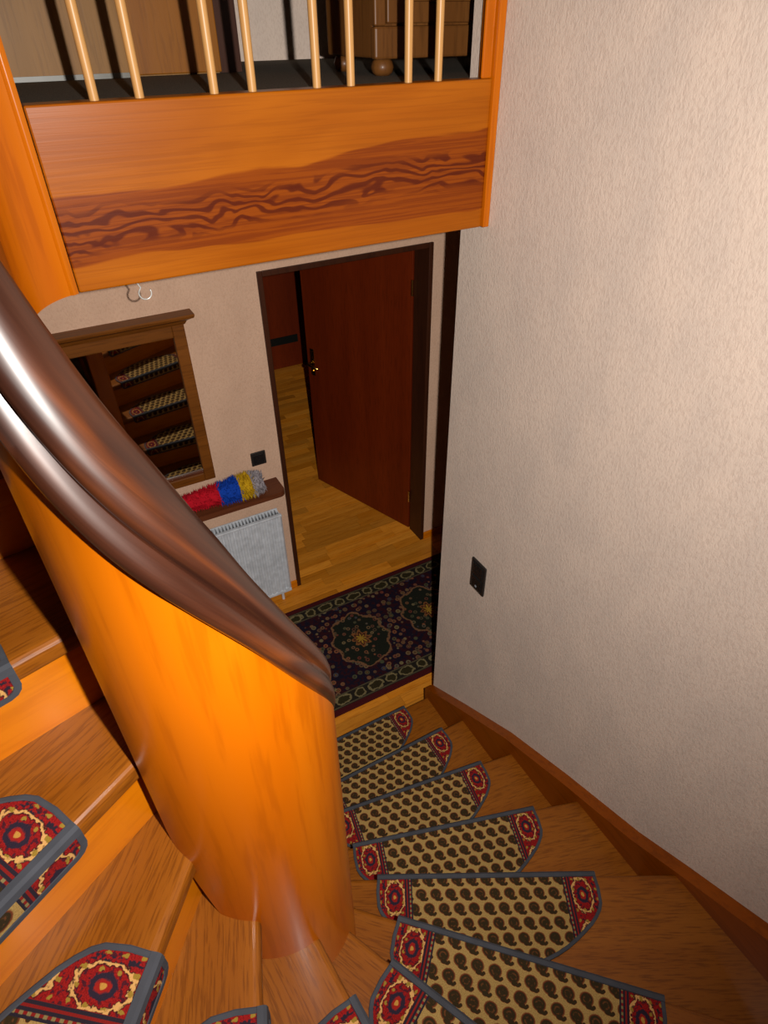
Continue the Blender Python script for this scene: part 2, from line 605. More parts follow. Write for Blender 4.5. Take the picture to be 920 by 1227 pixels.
DX0, DX1, DH = 0.925, 1.895, 2.02       # door frame outer edges
bm = bmesh.new()
for d in ((-1.1, DX0 + 0.004, YF, 3.035, 0, 2.55), (DX1 - 0.004, 3.3, YF, 3.035, 0, 2.55), (DX0 + 0.004, DX1 - 0.004, YF, 3.035, DH - 0.004, 2.55)):
    box(bm, *d)
link('wall_far', bm, 'wall_warm', None, 'structure')
boxo('wall_right', (XR, XR + 0.12, YB, YC, 0, ZC), 'wall', None, 'structure')
boxo('wall_left', (XL - 0.12, XL, YB, YF, 0, ZC), 'wall', None, 'structure')
boxo('wall_back', (XL - 0.12, XR + 0.12, YB - 0.12, YB, 0, ZC), 'wall', None, 'structure')
boxo('wall_hall_front', (XR + 0.12, 2.7, YC - 0.12, YC, 0, ZC), 'wall', None, 'structure')
boxo('wall_hall_right', (2.6, 2.72, YC, YF, 0, ZC), 'wall', None, 'structure')
boxo('wall_far_upper', (-1.1, 2.72, YF, 3.035, 2.55, ZC), 'wall', None, 'structure')
boxo('ceiling', (XL, 2.6, 1.60, YF, 2.50, 2.775), 'ceiling', None, 'structure')
boxo('ceiling_upper', (-1.14, 2.72, -0.58, 3.035, ZC, ZC + 0.1), 'ceiling', None, 'structure')
boxo('floor_upper', (XL, 2.6, 1.585, YF, 2.775, ZU), 'carpet', None, 'structure')
boxo('wall_room_left', (-0.2, -0.1, 3.035, 6.3, 0, 2.55), 'wall', None, 'structure')
boxo('wall_room_right', (3.2, 3.3, 3.035, 6.3, 0, 2.55), 'wall', None, 'structure')
boxo('wall_room_far', (-0.2, 3.3, 6.3, 6.4, 0, 2.55), 'wall', None, 'structure')
boxo('ceiling_room', (-0.2, 3.3, 3.035, 6.4, 2.55, 2.65), 'ceiling', None, 'structure')
boxo('baseboard_far', (DX1, 2.6, YF - 0.015, YF, 0, 0.055), 'pine_x', None, 'structure', 0.004)
boxo('baseboard_hall', (XL, DX0, YF - 0.015, YF, 0, 0.055), 'pine_x', None, 'structure', 0.004)

# door with frame, leaf, handle
door = bpy.data.objects.new('door_1', None)
COL.objects.link(door)
door.matrix_basis = Matrix.Translation((DX0, YF, 0))
door['kind'] = 'structure'
door['label'] = 'dark mahogany door standing open into the parquet room'
F0, F1 = YF - 0.012, 3.055
boxo('door_jamb', (DX0, DX0 + 0.026, F0, F1, 0, DH), 'jamb', door, bev=0.003)
boxo('door_jamb', (DX1 - 0.026, DX1, F0, F1, 0, DH), 'jamb', door, bev=0.003)
boxo('door_lintel', (DX0 + 0.026, DX1 - 0.026, F0, F1, DH - 0.026, DH), 'jamb', door, bev=0.003)
hx, hy, fx, fy = 1.864, 3.062, 1.548, 3.953
a = math.atan2(fy - hy, fx - hx)
LW = math.hypot(fx - hx, fy - hy)
mw = Matrix.Translation((hx, hy, 0.006)) @ Matrix.Rotation(a, 4, 'Z')
bm = bmesh.new()
box(bm, 0.0, LW, -0.04, 0.0, 0, 1.985, 0.003)
leaf = link('door_leaf', bm, 'door', door, mw=mw)
# local +y of the leaf points to -x side (towards the hall): the visible face is y = 0
bm = bmesh.new()
box(bm, LW - 0.075, LW - 0.035, 0.0, 0.006, 0.93, 1.13, 0.003)
link('handle_plate', bm, 'brass', leaf, mw=mw)
bm = bmesh.new()
tube(bm, [(LW - 0.055, 0.005, 1.03), (LW - 0.055, 0.045, 1.03), (LW - 0.065, 0.055, 1.03), (LW - 0.10, 0.057, 1.03), (LW - 0.165, 0.055, 1.025)], 0.009, 10)
link('door_handle', bm, 'brass', leaf, smooth=True, mw=mw)
bm = bmesh.new()
tube(bm, [(LW - 0.055, 0.0, 0.965), (LW - 0.055, 0.012, 0.965)], 0.008, 10)
link('keyhole', bm, 'brass', leaf, mw=mw)
for zz in (0.25, 1.70):
    bm = bmesh.new()
    tube(bm, [(hx - 0.004, hy - 0.006, zz), (hx - 0.004, hy - 0.006, zz + 0.09)], 0.008, 10)
    link('hinge', bm, 'brass', door)

# ------------------------------------------------------------------ staircase
RISE = ZU / 15.0
CX, CY, RO = 0.074, 0.637, 0.155
# nosing of each tread: a point on it (inner end of its mat) and its outward direction
NOSE = {1: (0.357, 1.645, 0), 2: (0.380, 1.349, 0), 3: (0.366, 1.146, -9.2), 4: (0.367, 0.925, -17.7), 5: (0.358, 0.730, -28.4),
        6: (0.323, 0.550, -44.4), 7: (0.235, 0.427, -63.3), 8: (0.116, 0.365, -84.5), 9: (-0.031, 0.377, -109), 10: (-0.136, 0.453, -128.5),
        11: (-0.174, 0.581, -150), 12: (-0.182, 0.731, -164.3), 13: (-0.190, 0.945, -171), 14: (-0.195, 1.215, -178), 15: (-0.195, 1.50, 180)}
OX0, OX1, OY0 = XL + 0.043, XR - 0.043, YB + 0.043


def sd(p):                       # distance to the well's middle line
    yy = max(p[1], CY)
    return math.hypot(p[0] - CX, p[1] - yy)


def nose_line(k, back=0.0):
    px_, py_, an = NOSE[k]
    d_ = Vector((math.cos(R_(an)), math.sin(R_(an))))
    n_ = Vector((d_.y, -d_.x))
    return Vector((px_, py_)) + n_ * back, d_, n_


def ends(k, back=0.0, rin=0.140):
    p, d_, n_ = nose_line(k, back)
    t = 0.25
    while sd(p + d_ * t) > rin and t > -0.8: t -= 0.0005
    tin = t
    t = 3.0
    if d_.x > 1e-6: t = min(t, (OX1 - p.x) / d_.x)
    if d_.x < -1e-6: t = min(t, (OX0 - p.x) / d_.x)
    if d_.y < -1e-6: t = min(t, (OY0 - p.y) / d_.y)
    return p + d_ * tin, p + d_ * t


def edge_id(p):
    if abs(p.x - OX1) < 1e-4: return 0
    if abs(p.y - OY0) < 1e-4: return 1
    return 2


stair = thing('staircase', 'honey pine winding staircase with solid curved newel and dark handrail', 'staircase', (CX, CY, 0))
TT = 0.04
for k in range(1, 15):
    i0, o0 = ends(k)
    i1, o1 = ends(k + 1, 0.045)
    poly = [i0, o0]
    for c_ in range(edge_id(o0), edge_id(o1)):
        poly.append(Vector(((OX1, OY0), (OX0, OY0))[c_]))
    poly += [o1, i1]
    an = NOSE[k][2]
    mw = Matrix.Translation((i0.x, i0.y, k * RISE - TT)) @ Matrix.Rotation(R_(an), 4, 'Z')
    inv = mw.inverted()
    bm = bmesh.new()
    lp = [inv @ Vector((p.x, p.y, k * RISE - TT)) for p in poly]
    va, vb = prism(bm, [(p.x, p.y) for p in lp], 0, TT)
    nose_e = [e_ for e_ in bm.edges if {e_.verts[0], e_.verts[1]} in ({va[0], va[1]}, {vb[0], vb[1]})]
    bmesh.ops.bevel(bm, geom=nose_e, offset=0.013, segments=4, affect='EDGES', profile=0.5)
    link('tread', bm, 'tread', stair, mw=mw)
for k in range(1, 16):
    i0, o0 = ends(k, 0.03)
    an = NOSE[k][2]
    L = (o0 - i0).length
    z0 = (k - 1) * RISE
    mw = Matrix.Translation((i0.x, i0.y, z0)) @ Matrix.Rotation(R_(an), 4, 'Z')
    bm = bmesh.new()
    box(bm, 0, L, -0.018, 0.0, 0.0 if k < 15 else 0.0, RISE - TT)
    link('riser', bm, 'pine_x', stair, mw=mw)

# wall stringers
SY = [-0.42, 0.089, 0.313, 0.467, 0.77, 1.075, 1.37, 1.66]
SZ = [1.33, 1.068, 0.952, 0.868, 0.745, 0.605, 0.427, 0.245]
bm = bmesh.new()
pts = [(yy, zz) for yy, zz in zip(SY, SZ)]
pts += [(1.66, 0.0), (1.30, 0.0)] + [(yy, max(0.0, zz - 0.36)) for yy, zz in list(zip(SY, SZ))[::-1][2:]]
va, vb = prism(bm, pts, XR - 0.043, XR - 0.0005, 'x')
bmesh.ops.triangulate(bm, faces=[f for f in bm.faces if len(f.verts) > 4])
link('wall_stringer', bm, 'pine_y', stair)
bm = bmesh.new()
prism(bm, [(OX1, 1.33), (OX1, 0.97), (OX0, 1.72), (OX0, 2.08)], YB + 0.0005, YB + 0.043, 'y')
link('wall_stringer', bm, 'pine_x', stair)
bm = bmesh.new()
prism(bm, [(-0.417, 2.08), (-0.417, 1.72), (1.58, 2.48), (1.58, 2.95)], XL + 0.0005, XL + 0.043, 'x')
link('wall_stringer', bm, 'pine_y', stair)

# column top line (rail bottom) round the well
ZA = [-180, -165, -148, -137, -120, -109, -98, -84, -75, -57, -21, 0]
ZZ = [2.885, 2.785, 2.697, 2.619, 2.536, 2.493, 2.447, 2.383, 2.333, 2.238, 2.06, 1.96]


def zb_raw(t): return interp(t, ZA, ZZ)


def zb(t):
    return sum(zb_raw(max(-180, min(0, t + s))) for s in (-6, -4, -2, 0, 2, 4, 6)) / 7


def zlow(t): return interp(t, [-180, -150, -128, -109, -84, -63, -44, -28, 0], [2.26, 2.06, 1.87, 1.68, 1.50, 1.31, 1.12, 0.94, 0.75]) - 0.30


RI = RO - 0.055
bm = bmesh.new()
rings = []
for i in range(91):
    t = -180 + 2 * i
    ca, sa = math.cos(R_(t)), math.sin(R_(t))
    zt, zl = zb(t) + 0.004, zlow(t)
    rings.append([(CX + RO * ca, CY + RO * sa, zl), (CX + RO * ca, CY + RO * sa, zt), (CX + RI * ca, CY + RI * sa, zt), (CX + RI * ca, CY + RI * sa, zl)])
grid_loft(bm, rings)
newel = link('newel_column', bm, 'pine_z', stair, smooth=True)
newel['label'] = 'thick curved honey pine newel column'
me = newel.data
for p in me.polygons: p.use_smooth = abs(p.normal.z) < 0.5
me.set_sharp_from_angle(angle=R_(40))

# straight inner strings beside the two flights
YL1 = 1.415
bm = bmesh.new()
sl_l = 0.70
prism(bm, [(CY, zlow(-180)), (CY, zb(-180)), (YL1, zb(-180) + sl_l * (YL1 - CY)), (YL1, 2.45)], CX - RO, CX - RI, 'x')
link('inner_string', bm, 'pine_y', stair)
sl_r = 0.60
YR1 = 1.68
bm = bmesh.new()
prism(bm, [(CY, zlow(0)), (CY, zb(0)), (YR1, zb(0) - sl_r * (YR1 - CY)), (YR1, 0.0), (1.40, 0.0)], CX + RI, CX + RO, 'x')
link('inner_string', bm, 'pine_y', stair)
# bottom post of the lower flight
boxo('newel_post', (CX + RI - 0.02, CX + RO + 0.02, YR1, YR1 + 0.095, 0, zb(0) - sl_r * (YR1 - CY) + 0.03), 'pine_z', stair, bev=0.006)

# handrail: one profile swept down the left flight, round the column and down the right flight
PROF = [(-0.055, -0.002), (0.0, -0.002), (0.008, 0.003), (0.0145, 0.013), (0.0165, 0.027), (0.0125, 0.043), (0.004, 0.056), (-0.001, 0.062), (-0.001, 0.067), (0.002, 0.073), (0.0045, 0.082), (0.004, 0.094),
        (-0.002, 0.110), (-0.011, 0.126), (-0.025, 0.140), (-0.042, 0.147), (-0.058, 0.141), (-0.070, 0.124), (-0.073, 0.102), (-0.069, 0.080), (-0.060, 0.066), (-0.056, 0.058), (-0.060, 0.04), (-0.062, 0.015), (-0.060, 0.002)]
FT = [-180, -160, -135, -110, -60, -10]          # the section changes round the wreath
F_IN = [0.5, 0.5, 0.8, 1, 1, 1]
F_H = [0.92, 0.92, 0.95, 0.94, 0.95, 1]
F_OUT = [1, 1, 1, 1, 0.7, 0.1]


def section(t):
    fi_, fh_, fo_ = interp(t, FT, F_IN), interp(t, FT, F_H), interp(t, FT, F_OUT)
    return [((o_ * fi_ if o_ < 0 else o_ * fo_), h_ * fh_) for o_, h_ in PROF]


path = []
for i in range(14):
    yy = YL1 - (YL1 - CY) * i / 14
    path.append((Vector((CX, yy)), Vector((-1, 0)), zb(-180) + sl_l * (yy - CY), -180))
for i in range(91):
    t = -180 + 2 * i
    path.append((Vector((CX, CY)), Vector((math.cos(R_(t)), math.sin(R_(t)))), zb(t), t))
for i in range(1, 15):
    yy = CY + (YR1 + 0.06 - CY) * i / 14
    path.append((Vector((CX, yy)), Vector((1, 0)), zb(0) - sl_r * (yy - CY), 0))
# smooth the heights a little
zs = [p[2] for p in path]
for _ in range(6): zs = [zs[0]] + [(zs[i - 1] + 2 * zs[i] + zs[i + 1]) / 4 for i in range(1, len(zs) - 1)] + [zs[-1]]
bm = bmesh.new()
rings, ss, acc, prev = [], [], 0.0, None
for i, ((c_, n_, _z, t_), z_) in enumerate(zip(path, zs)):
    rings.append([(c_.x + n_.x * (RO + o_), c_.y + n_.y * (RO + o_), z_ + h_) for o_, h_ in section(t_)])
    p = Vector((c_.x + n_.x * RO, c_.y + n_.y * RO, z_))
    if prev is not None: acc += (p - prev).length
    ss.append(acc)
    prev = p
vv = grid_loft(bm, rings)
uvl = bm.loops.layers.uv.new('UVMap')
idx = {}
pl, ac = [0.0], 0.0
for j in range(1, len(PROF)):
    ac += math.hypot(PROF[j][0] - PROF[j - 1][0], PROF[j][1] - PROF[j - 1][1])
    pl.append(ac)
for i, rr_ in enumerate(vv):
    for j, v_ in enumerate(rr_): idx[v_] = (ss[i], pl[j])
for f in bm.faces:
    for lp in f.loops: lp[uvl].uv = idx[lp.vert]
rail = link('handrail', bm, 'handrail', stair, smooth=True)
rail['label'] = 'dark polished moulded handrail'
rail.data.set_sharp_from_angle(angle=R_(50))

# ------------------------------------------------------------------ landing railing
land = thing('landing_railing', 'landing railing of flamed pine board with pale round balusters', 'railing', (0.08, 1.525, 2.474))
YH = 1.525
boxo('fascia_board', (0.0855, XR - 0.020, YH, YH + 0.058, 2.474, 2.818), 'fascia', land, bev=0.004)
boxo('edge_strip', (XR - 0.021, XR - 0.0005, YH - 0.010, YH + 0.06, 2.474, 3.95), 'pine_z', land, bev=0.003)
boxo('end_post', (1.119, XR - 0.021, YH + 0.003, YH + 0.012, 2.818, 3.95), 'pine_z', land, bev=0.004)
bme = bmesh.new()
tube(bme, [(0, 0, -0.01), (0, 0, 0.25), (0, 0, 0.5), (0, 0, 0.90)], lambda t: 0.0092 + 0.001 * math.sin(math.pi * t), 14)
bal = None
for bx0 in (0.215, 0.301, 0.453, 0.536, 0.686, 0.770, 0.921, 1.004):
    mw = Matrix.Translation((bx0, YH + 0.022, 2.818))
    if bal is None:
        bal = link('baluster', bme, 'baluster', land, smooth=True, mw=mw)
        bal.data.set_sharp_from_angle(angle=R_(40))
    else:
        o = bal.copy()
        COL.objects.link(o)
        o.matrix_basis = mw
boxo('top_rail', (0.086, 1.107, YH - 0.005, YH + 0.055, 3.70, 3.76), 'handrail', land, bev=0.015)
# concave upper wreath where the left string turns into the landing board
UX, UY, UR = 0.084, 1.415, 0.110
bm = bmesh.new()
rings = []
angs = [180 - 4.5 * i for i in range(21)]
for t in angs:
    ca, sa = math.cos(R_(t)), math.sin(R_(t))
    zl = 2.474 - 0.022 * ((t - 90) / 90) ** 1.3 if t > 90 else 2.474
    rings.append([(UX + UR * ca, UY + UR * sa, zl), (UX + UR * ca, UY + UR * sa, 3.95), (UX + (UR + 0.05) * ca, UY + (UR + 0.05) * sa, 3.95), (UX + (UR + 0.05) * ca, UY + (UR + 0.05) * sa, zl)])
# slightly proud rounded end against the board
rings.insert(len(rings) - 1, [tuple(q) for q in rings[-1]])
rings[-2] = [(q[0] - 0.008, q[1] - (0.006 if j < 2 else 0), q[2]) for j, q in enumerate(rings[-2])]
rings[-3] = [(q[0] - 0.004, q[1] - (0.005 if j < 2 else 0), q[2]) for j, q in enumerate(rings[-3])]
grid_loft(bm, rings)
wr = link('upper_wreath', bm, 'pine_z', stair, smooth=True)
wr.data.set_sharp_from_angle(angle=R_(45))

# ------------------------------------------------------------------ stair mats
HALF = [(0.0, 0.0), (-0.003, 0.04), (0.0, 0.078), (0.008, 0.096), (0.022, 0.114), (0.040, 0.132), (0.065, 0.151), (0.09, 0.169), (0.12, 0.188), (0.15, 0.203), (0.18, 0.215), (0.215, 0.226), (0.25, 0.233), (0.285, 0.237)]
OUT = HALF + [(0.32, 0.238)] + [(0.64 - a_, b_) for a_, b_ in HALF[::-1]]


def clip(poly, a_, b_, c_):      # keep a*u + b*v <= c
    res = []
    for i in range(len(poly)):
        p, q = poly[i], poly[(i + 1) % len(poly)]
        dp, dq = a_ * p[0] + b_ * p[1] - c_, a_ * q[0] + b_ * q[1] - c_
        if dp <= 0: res.append(p)
        if (dp < 0 < dq) or (dq < 0 < dp):
            t = dp / (dp - dq)
            res.append((p[0] + t * (q[0] - p[0]), p[1] + t * (q[1] - p[1])))
    return res


ORD = ['', 'lowest', 'second', 'third', 'fourth', 'fifth', 'sixth', 'seventh', 'eighth', 'ninth', 'tenth', 'eleventh', 'twelfth', 'thirteenth', 'fourteenth']


def ribbon(bm, pts, width, z0, z1, inward):
    """flat strip of given width along an open outline, on its inner side"""
    n = len(pts)
    ins = []
    for i, p in enumerate(pts):
        q0, q1 = Vector(pts[max(0, i - 1)]), Vector(pts[min(n - 1, i + 1)])
        t = (q1 - q0).normalized()
        nn = Vector((-t.y, t.x)) * inward
        ins.append((p[0] + nn.x * width, p[1] + nn.y * width))
    rings = []
    for p, q in zip(pts, ins):
        rings.append([(p[0], p[1], z0), (p[0], p[1], z1 - 0.001), (p[0] * 0.8 + q[0] * 0.2, p[1] * 0.8 + q[1] * 0.2, z1), (q[0] * 0.8 + p[0] * 0.2, q[1] * 0.8 + p[1] * 0.2, z1), (q[0], q[1], z1 - 0.001), (q[0], q[1], z0)])
    grid_loft(bm, rings)


FLAP = 0.048
for k in range(1, 15):
    px_, py_, an = NOSE[k]
    # mat frame: +x along the nosing, +y into the tread (so z points down: use a left-handed-safe mapping)
    d_ = Vector((math.cos(R_(an)), math.sin(R_(an))))
    n_ = Vector((d_.y, -d_.x))
    z0 = k * RISE

    def W(u_, v_, h_): return (px_ + d_.x * u_ + n_.x * v_, py_ + d_.y * u_ + n_.y * v_, z0 + h_)
    # half-plane of the riser above, in mat coordinates
    p2, d2, n2 = nose_line(k + 1, 0.029)
    rel = p2 - Vector((px_, py_))
    a_, b_ = n2.dot(d_), n2.dot(n_)
    c_ = n2.dot(rel)
    poly = clip(OUT, a_, b_, c_ - 0.002)
    mat = thing('stair_mat', ('stair mat with paisley field on the %s tread up from the hall rug' % ORD[k]) if k > 1 else 'stair mat with paisley field on the lowest tread beside the hall rug', 'stair mat', W(0.3, 0.02, 0), 'stair mats on the treads')
    H = 0.0065
    bm = bmesh.new()
    uvl = bm.loops.layers.uv.new('UVMap')
    top = [bm.verts.new(W(p[0], p[1], H)) for p in poly]
    bot = [bm.verts.new(W(p[0], p[1], 0.0008)) for p in poly]
    uvd = {}
    for v_, p in zip(top + bot, poly + poly): uvd[v_] = p
    bm.faces.new(top)
    bm.faces.new(bot)
    n = len(poly)
    for i in range(n):
        j = (i + 1) % n
        bm.faces.new((top[i], top[j], bot[j], bot[i]))
    # flap wrapped over the nosing (profile from the top, round the nose, down the front)
    fl_p = [(0.004, H, 0.004), (-0.002, H - 0.0002, -0.002), (-0.0055, H - 0.003, -0.007), (-0.0075, 0.0, -0.010), (-0.0078, -0.012, -0.022), (-0.0078, -0.030, -0.038), (-0.0078, -FLAP, -FLAP - 0.006)]
    cols_ = [0.002 + (0.636) * i / 16 for i in range(17)]
    gv = []
    for ci, uu in enumerate(cols_):
        colv = []
        for (vv_, hh, tv) in fl_p:
            # rounded lower corners
            endd = min(uu, 0.64 - uu)
            lim = -FLAP + max(0.0, 0.018 - endd) * 0.9
            h2 = max(hh, lim)
            v_ = bm.verts.new(W(uu, vv_, h2))
            uvd[v_] = (uu, tv)
            colv.append(v_)
        gv.append(colv)
    gb = []
    for ci, uu in enumerate(cols_):
        colv = []
        for (vv_, hh, tv) in fl_p:
            endd = min(uu, 0.64 - uu)
            lim = -FLAP + max(0.0, 0.018 - endd) * 0.9
            v_ = bm.verts.new(W(uu, vv_ + 0.004 if hh < H - 0.001 else vv_, max(hh, lim) - (0.0045 if hh > 0.002 else 0)))
            uvd[v_] = (uu, tv)
            colv.append(v_)
        gb.append(colv)
    nr = len(fl_p)
    for g in (gv, gb):
        for i in range(16):
            for j in range(nr - 1): bm.faces.new((g[i][j], g[i + 1][j], g[i + 1][j + 1], g[i][j + 1]))
    for i in range(16): bm.faces.new((gv[i][nr - 1], gv[i + 1][nr - 1], gb[i + 1][nr - 1], gb[i][nr - 1]))
    for i in (0, 16):
        for j in range(nr - 1): bm.faces.new((gv[i][j], gv[i][j + 1], gb[i][j + 1], gb[i][j]))
    for f in bm.faces:
        for lp in f.loops: lp[uvl].uv = uvd[lp.vert]
    link('mat_pile', bm, 'mat', mat)
    # grey binding round the bowed edge (skipping the run tucked under the riser)
    runs, cur = [], []
    ring = poly[:]
    st = 0
    for i in range(len(ring)):
        p, q = ring[i], ring[(i + 1) % len(ring)]
        on_clip = abs(a_ * p[0] + b_ * p[1] - c_ + 0.002) < 1e-6 and abs(a_ * q[0] + b_ * q[1] - c_ + 0.002) < 1e-6
        on_nose = p[1] < 1e-6 and q[1] < 1e-6
        if on_clip or on_nose or math.hypot(p[0] - q[0], p[1] - q[1]) < 1e-6:
            if len(cur) > 1: runs.append(cur)
            cur = []
        else:
            if not cur: cur = [p]
            cur.append(q)
    if len(cur) > 1: runs.append(cur)
    bm = bmesh.new()
    for run in runs:
        # widths need a frame in mat coordinates; build there then map
        tmp = bmesh.new()
        ribbon(tmp, run, 0.009, 0.0008, H + 0.0016, -1)
        for v_ in tmp.verts: v_.co = W(v_.co.x, v_.co.y, v_.co.z)
        mev = bpy.data.meshes.new('tmp')
        tmp.to_mesh(mev)
        tmp.free()
        bm.from_mesh(mev)
        bpy.data.meshes.remove(mev)
    # flap end and lower edge
    for u0 in (0.0, 0.640 - 0.010):
        pr = [(-0.0095, -FLAP + 0.016), (-0.0095, -0.002), (-0.006, H - 0.001), (0.004, H + 0.0009), (0.004, 0.003), (-0.003, 0.001), (-0.005, -FLAP + 0.016)]
        ra = [bm.verts.new(W(u0, p[0], p[1])) for p in pr]
        rb = [bm.verts.new(W(u0 + 0.010, p[0], p[1])) for p in pr]
        bm.faces.new(ra)
        bm.faces.new(rb)
        for i in range(len(pr)):
            j = (i + 1) % len(pr)
            bm.faces.new((ra[i], ra[j], rb[j], rb[i]))
    lowp = [(0.0, -FLAP + 0.018), (0.003, -FLAP + 0.008), (0.010, -FLAP + 0.001), (0.020, -FLAP - 0.002), (0.32, -FLAP - 0.002), (0.620, -FLAP - 0.002), (0.630, -FLAP + 0.001), (0.637, -FLAP + 0.008), (0.640, -FLAP + 0.018)]
    rings = []
    for i, (uu, hh) in enumerate(lowp):
        cu = 0.32 - uu
        du = 0.009 if i in (0,) else (-0.009 if i == len(lowp) - 1 else 0.0)
        du = {0: 0.010, 1: 0.009, 2: 0.005, 6: -0.005, 7: -0.009, 8: -0.010}.get(i, 0)
        dh = 0.0 if i in (0, len(lowp) - 1) else (0.006 if i in (1, 7) else 0.009)
        rings.append([W(uu, -0.0097, hh), W(uu + du, -0.0097, hh + dh), W(uu + du, -0.004, hh + dh), W(uu, -0.004, hh)])
    grid_loft(bm, rings)
    link('binding', bm, 'binding', mat)
    # grey strip along the fold
    bm = bmesh.new()
    pr = [(0.007, H + 0.0002), (0.006, H + 0.0034), (-0.004, H + 0.0034), (-0.0090, H - 0.001), (-0.0105, -0.006), (-0.0080, -0.006), (-0.0055, H - 0.004), (-0.002, H)]
    ra = [bm.verts.new(W(0.0, p[0], p[1])) for p in pr]
    rb = [bm.verts.new(W(0.640, p[0], p[1])) for p in pr]
    bm.faces.new(ra)
    bm.faces.new(rb)
    for i in range(len(pr)):
        j = (i + 1) % len(pr)
        bm.faces.new((ra[i], ra[j], rb[j], rb[i]))
    link('nosing_strip', bm, 'binding', mat)

# ------------------------------------------------------------------ hall things
bm = bmesh.new()
box(bm, -0.90, 0.90, -0.415, 0.415, 0, 0.009, 0.003)
rug = link('hall_rug', bm, 'rug', None, mw=Matrix.Translation((1.50, 2.297, 0.0)))
tag(rug, 'dark navy and burgundy oriental runner rug on the parquet hall floor', 'rug')

mir = thing('wall_mirror', 'brown wooden framed wall mirror reflecting the stair treads', 'mirror', (0.25, YF, 1.01))
MX0, MX1, MZ0, MZ1 = -0.05, 0.547, 1.012, 1.862
bmf = dict(bev=0.004)
boxo('frame_stile', (MX0, MX0 + 0.055, YF - 0.035, YF - 0.0005, MZ0, MZ1), 'mirror_frame', mir, **bmf)
boxo('frame_stile', (MX1 - 0.055, MX1, YF - 0.035, YF - 0.0005, MZ0, MZ1), 'mirror_frame', mir, **bmf)
boxo('frame_rail', (MX0 + 0.055, MX1 - 0.055, YF - 0.035, YF - 0.0005, MZ0, MZ0 + 0.048), 'mirror_frame', mir, **bmf)
boxo('frame_rail', (MX0 + 0.055, MX1 - 0.055, YF - 0.035, YF - 0.0005, MZ1 - 0.06, MZ1), 'mirror_frame', mir, **bmf)
boxo('frame_bead', (MX0 + 0.055, MX1 - 0.055, YF - 0.028, YF - 0.012, MZ0 + 0.048, MZ0 + 0.058), 'shelf', mir)
boxo('mirror_glass', (MX0 + 0.05, MX1 - 0.05, YF - 0.014, YF - 0.008, MZ0 + 0.04, MZ1 - 0.05), 'mirror', mir)
bm = bmesh.new()
cp = [(0.0, 0.0), (0.006, 0.0), (0.012, 0.012), (0.014, 0.02), (0.030, 0.034), (0.042, 0.040), (0.045, 0.052), (0.0, 0.052)]
rings = []
for (o_, h_) in cp:
    pass
prof = [(0.004, MZ1 - 0.004), (0.010, MZ1 + 0.006), (0.014, MZ1 + 0.014), (0.030, MZ1 + 0.024), (0.042, MZ1 + 0.030), (0.046, MZ1 + 0.040), (0.046, MZ1 + 0.048)]
rings = []
for o_, z_ in prof:
    rings.append([(MX0 - o_, YF - 0.0005, z_), (MX0 - o_, YF - 0.035 - o_, z_), (MX1 + o_, YF - 0.035 - o_, z_), (MX1 + o_, YF - 0.0005, z_)])
grid_loft(bm, rings)
link('cornice', bm, 'mirror_frame', mir)

rad = thing('radiator', 'white ribbed panel radiator under the dark wall shelf', 'radiator', (0.45, YF, 0.09))
RX0, RX1, RZ0, RZ1, RY = 0.05, 0.853, 0.095, 0.698, 2.80
bm = bmesh.new()
pts = []
nrib = 24
pit = (RX1 - RX0 - 0.04) / nrib
pts.append((RX0, RY + 0.008))
pts.append((RX0 + 0.01, RY))
for i in range(nrib):
    x0 = RX0 + 0.02 + i * pit
    pts += [(x0, RY), (x0 + pit * 0.30, RY), (x0 + pit * 0.42, RY + 0.006), (x0 + pit * 0.70, RY + 0.006), (x0 + pit * 0.85, RY)]
pts += [(RX1 - 0.01, RY), (RX1, RY + 0.008), (RX1, RY + 0.02), (RX0, RY + 0.02)]
prism(bm, pts, RZ0, RZ1 - 0.012, 'z')
link('front_panel', bm, 'white', rad)
boxo('panel_rim', (RX0, RX1, RY - 0.002, RY + 0.02, RZ1 - 0.014, RZ1), 'white', rad, bev=0.004)
boxo('panel_rim', (RX0, RX1, RY - 0.002, RY + 0.02, RZ0 - 0.004, RZ0 + 0.018), 'white', rad, bev=0.004)
boxo('back_panel', (RX0, RX1, RY + 0.072, RY + 0.085, RZ0, RZ1 - 0.005), 'white', rad, bev=0.003)
boxo('side_cover', (RX1 - 0.006, RX1, RY + 0.018, RY + 0.075, RZ0 + 0.03, RZ1 - 0.02), 'white', rad)
bmg = bmesh.new()
box(bmg, -0.002, 0.002, RY + 0.02, RY + 0.072, RZ0 + 0.03, RZ1 - 0.006)
fin = None
nf_ = 40
for i in range(nf_):
    mw = Matrix.Translation((RX0 + 0.02 + (RX1 - RX0 - 0.04) * i / (nf_ - 1), 0, 0))
    if fin is None: fin = link('fin', bmg, 'greyfin', rad, mw=mw)
    else:
        o = fin.copy()
        COL.objects.link(o)
        o.matrix_basis = mw
bm = bmesh.new()
tube(bm, [(RX1 - 0.05, RY + 0.045, RZ0 + 0.01), (RX1 - 0.05, RY + 0.045, 0.0)], 0.009, 10)
link('pipe', bm, 'white', rad)
for xx in (RX0 + 0.12, RX1 - 0.12):
    boxo('bracket', (xx - 0.015, xx + 0.015, RY + 0.083, YF - 0.0005, RZ0 + 0.1, RZ1 - 0.08), 'greyfin', rad)
bm = bmesh.new()
tube(bm, [(RX1 - 0.03, RY + 0.001, RZ0 + 0.02), (RX1 - 0.03, RY - 0.008, RZ0 + 0.02)], 0.012, 12)
link('vent_plug', bm, 'white', rad)

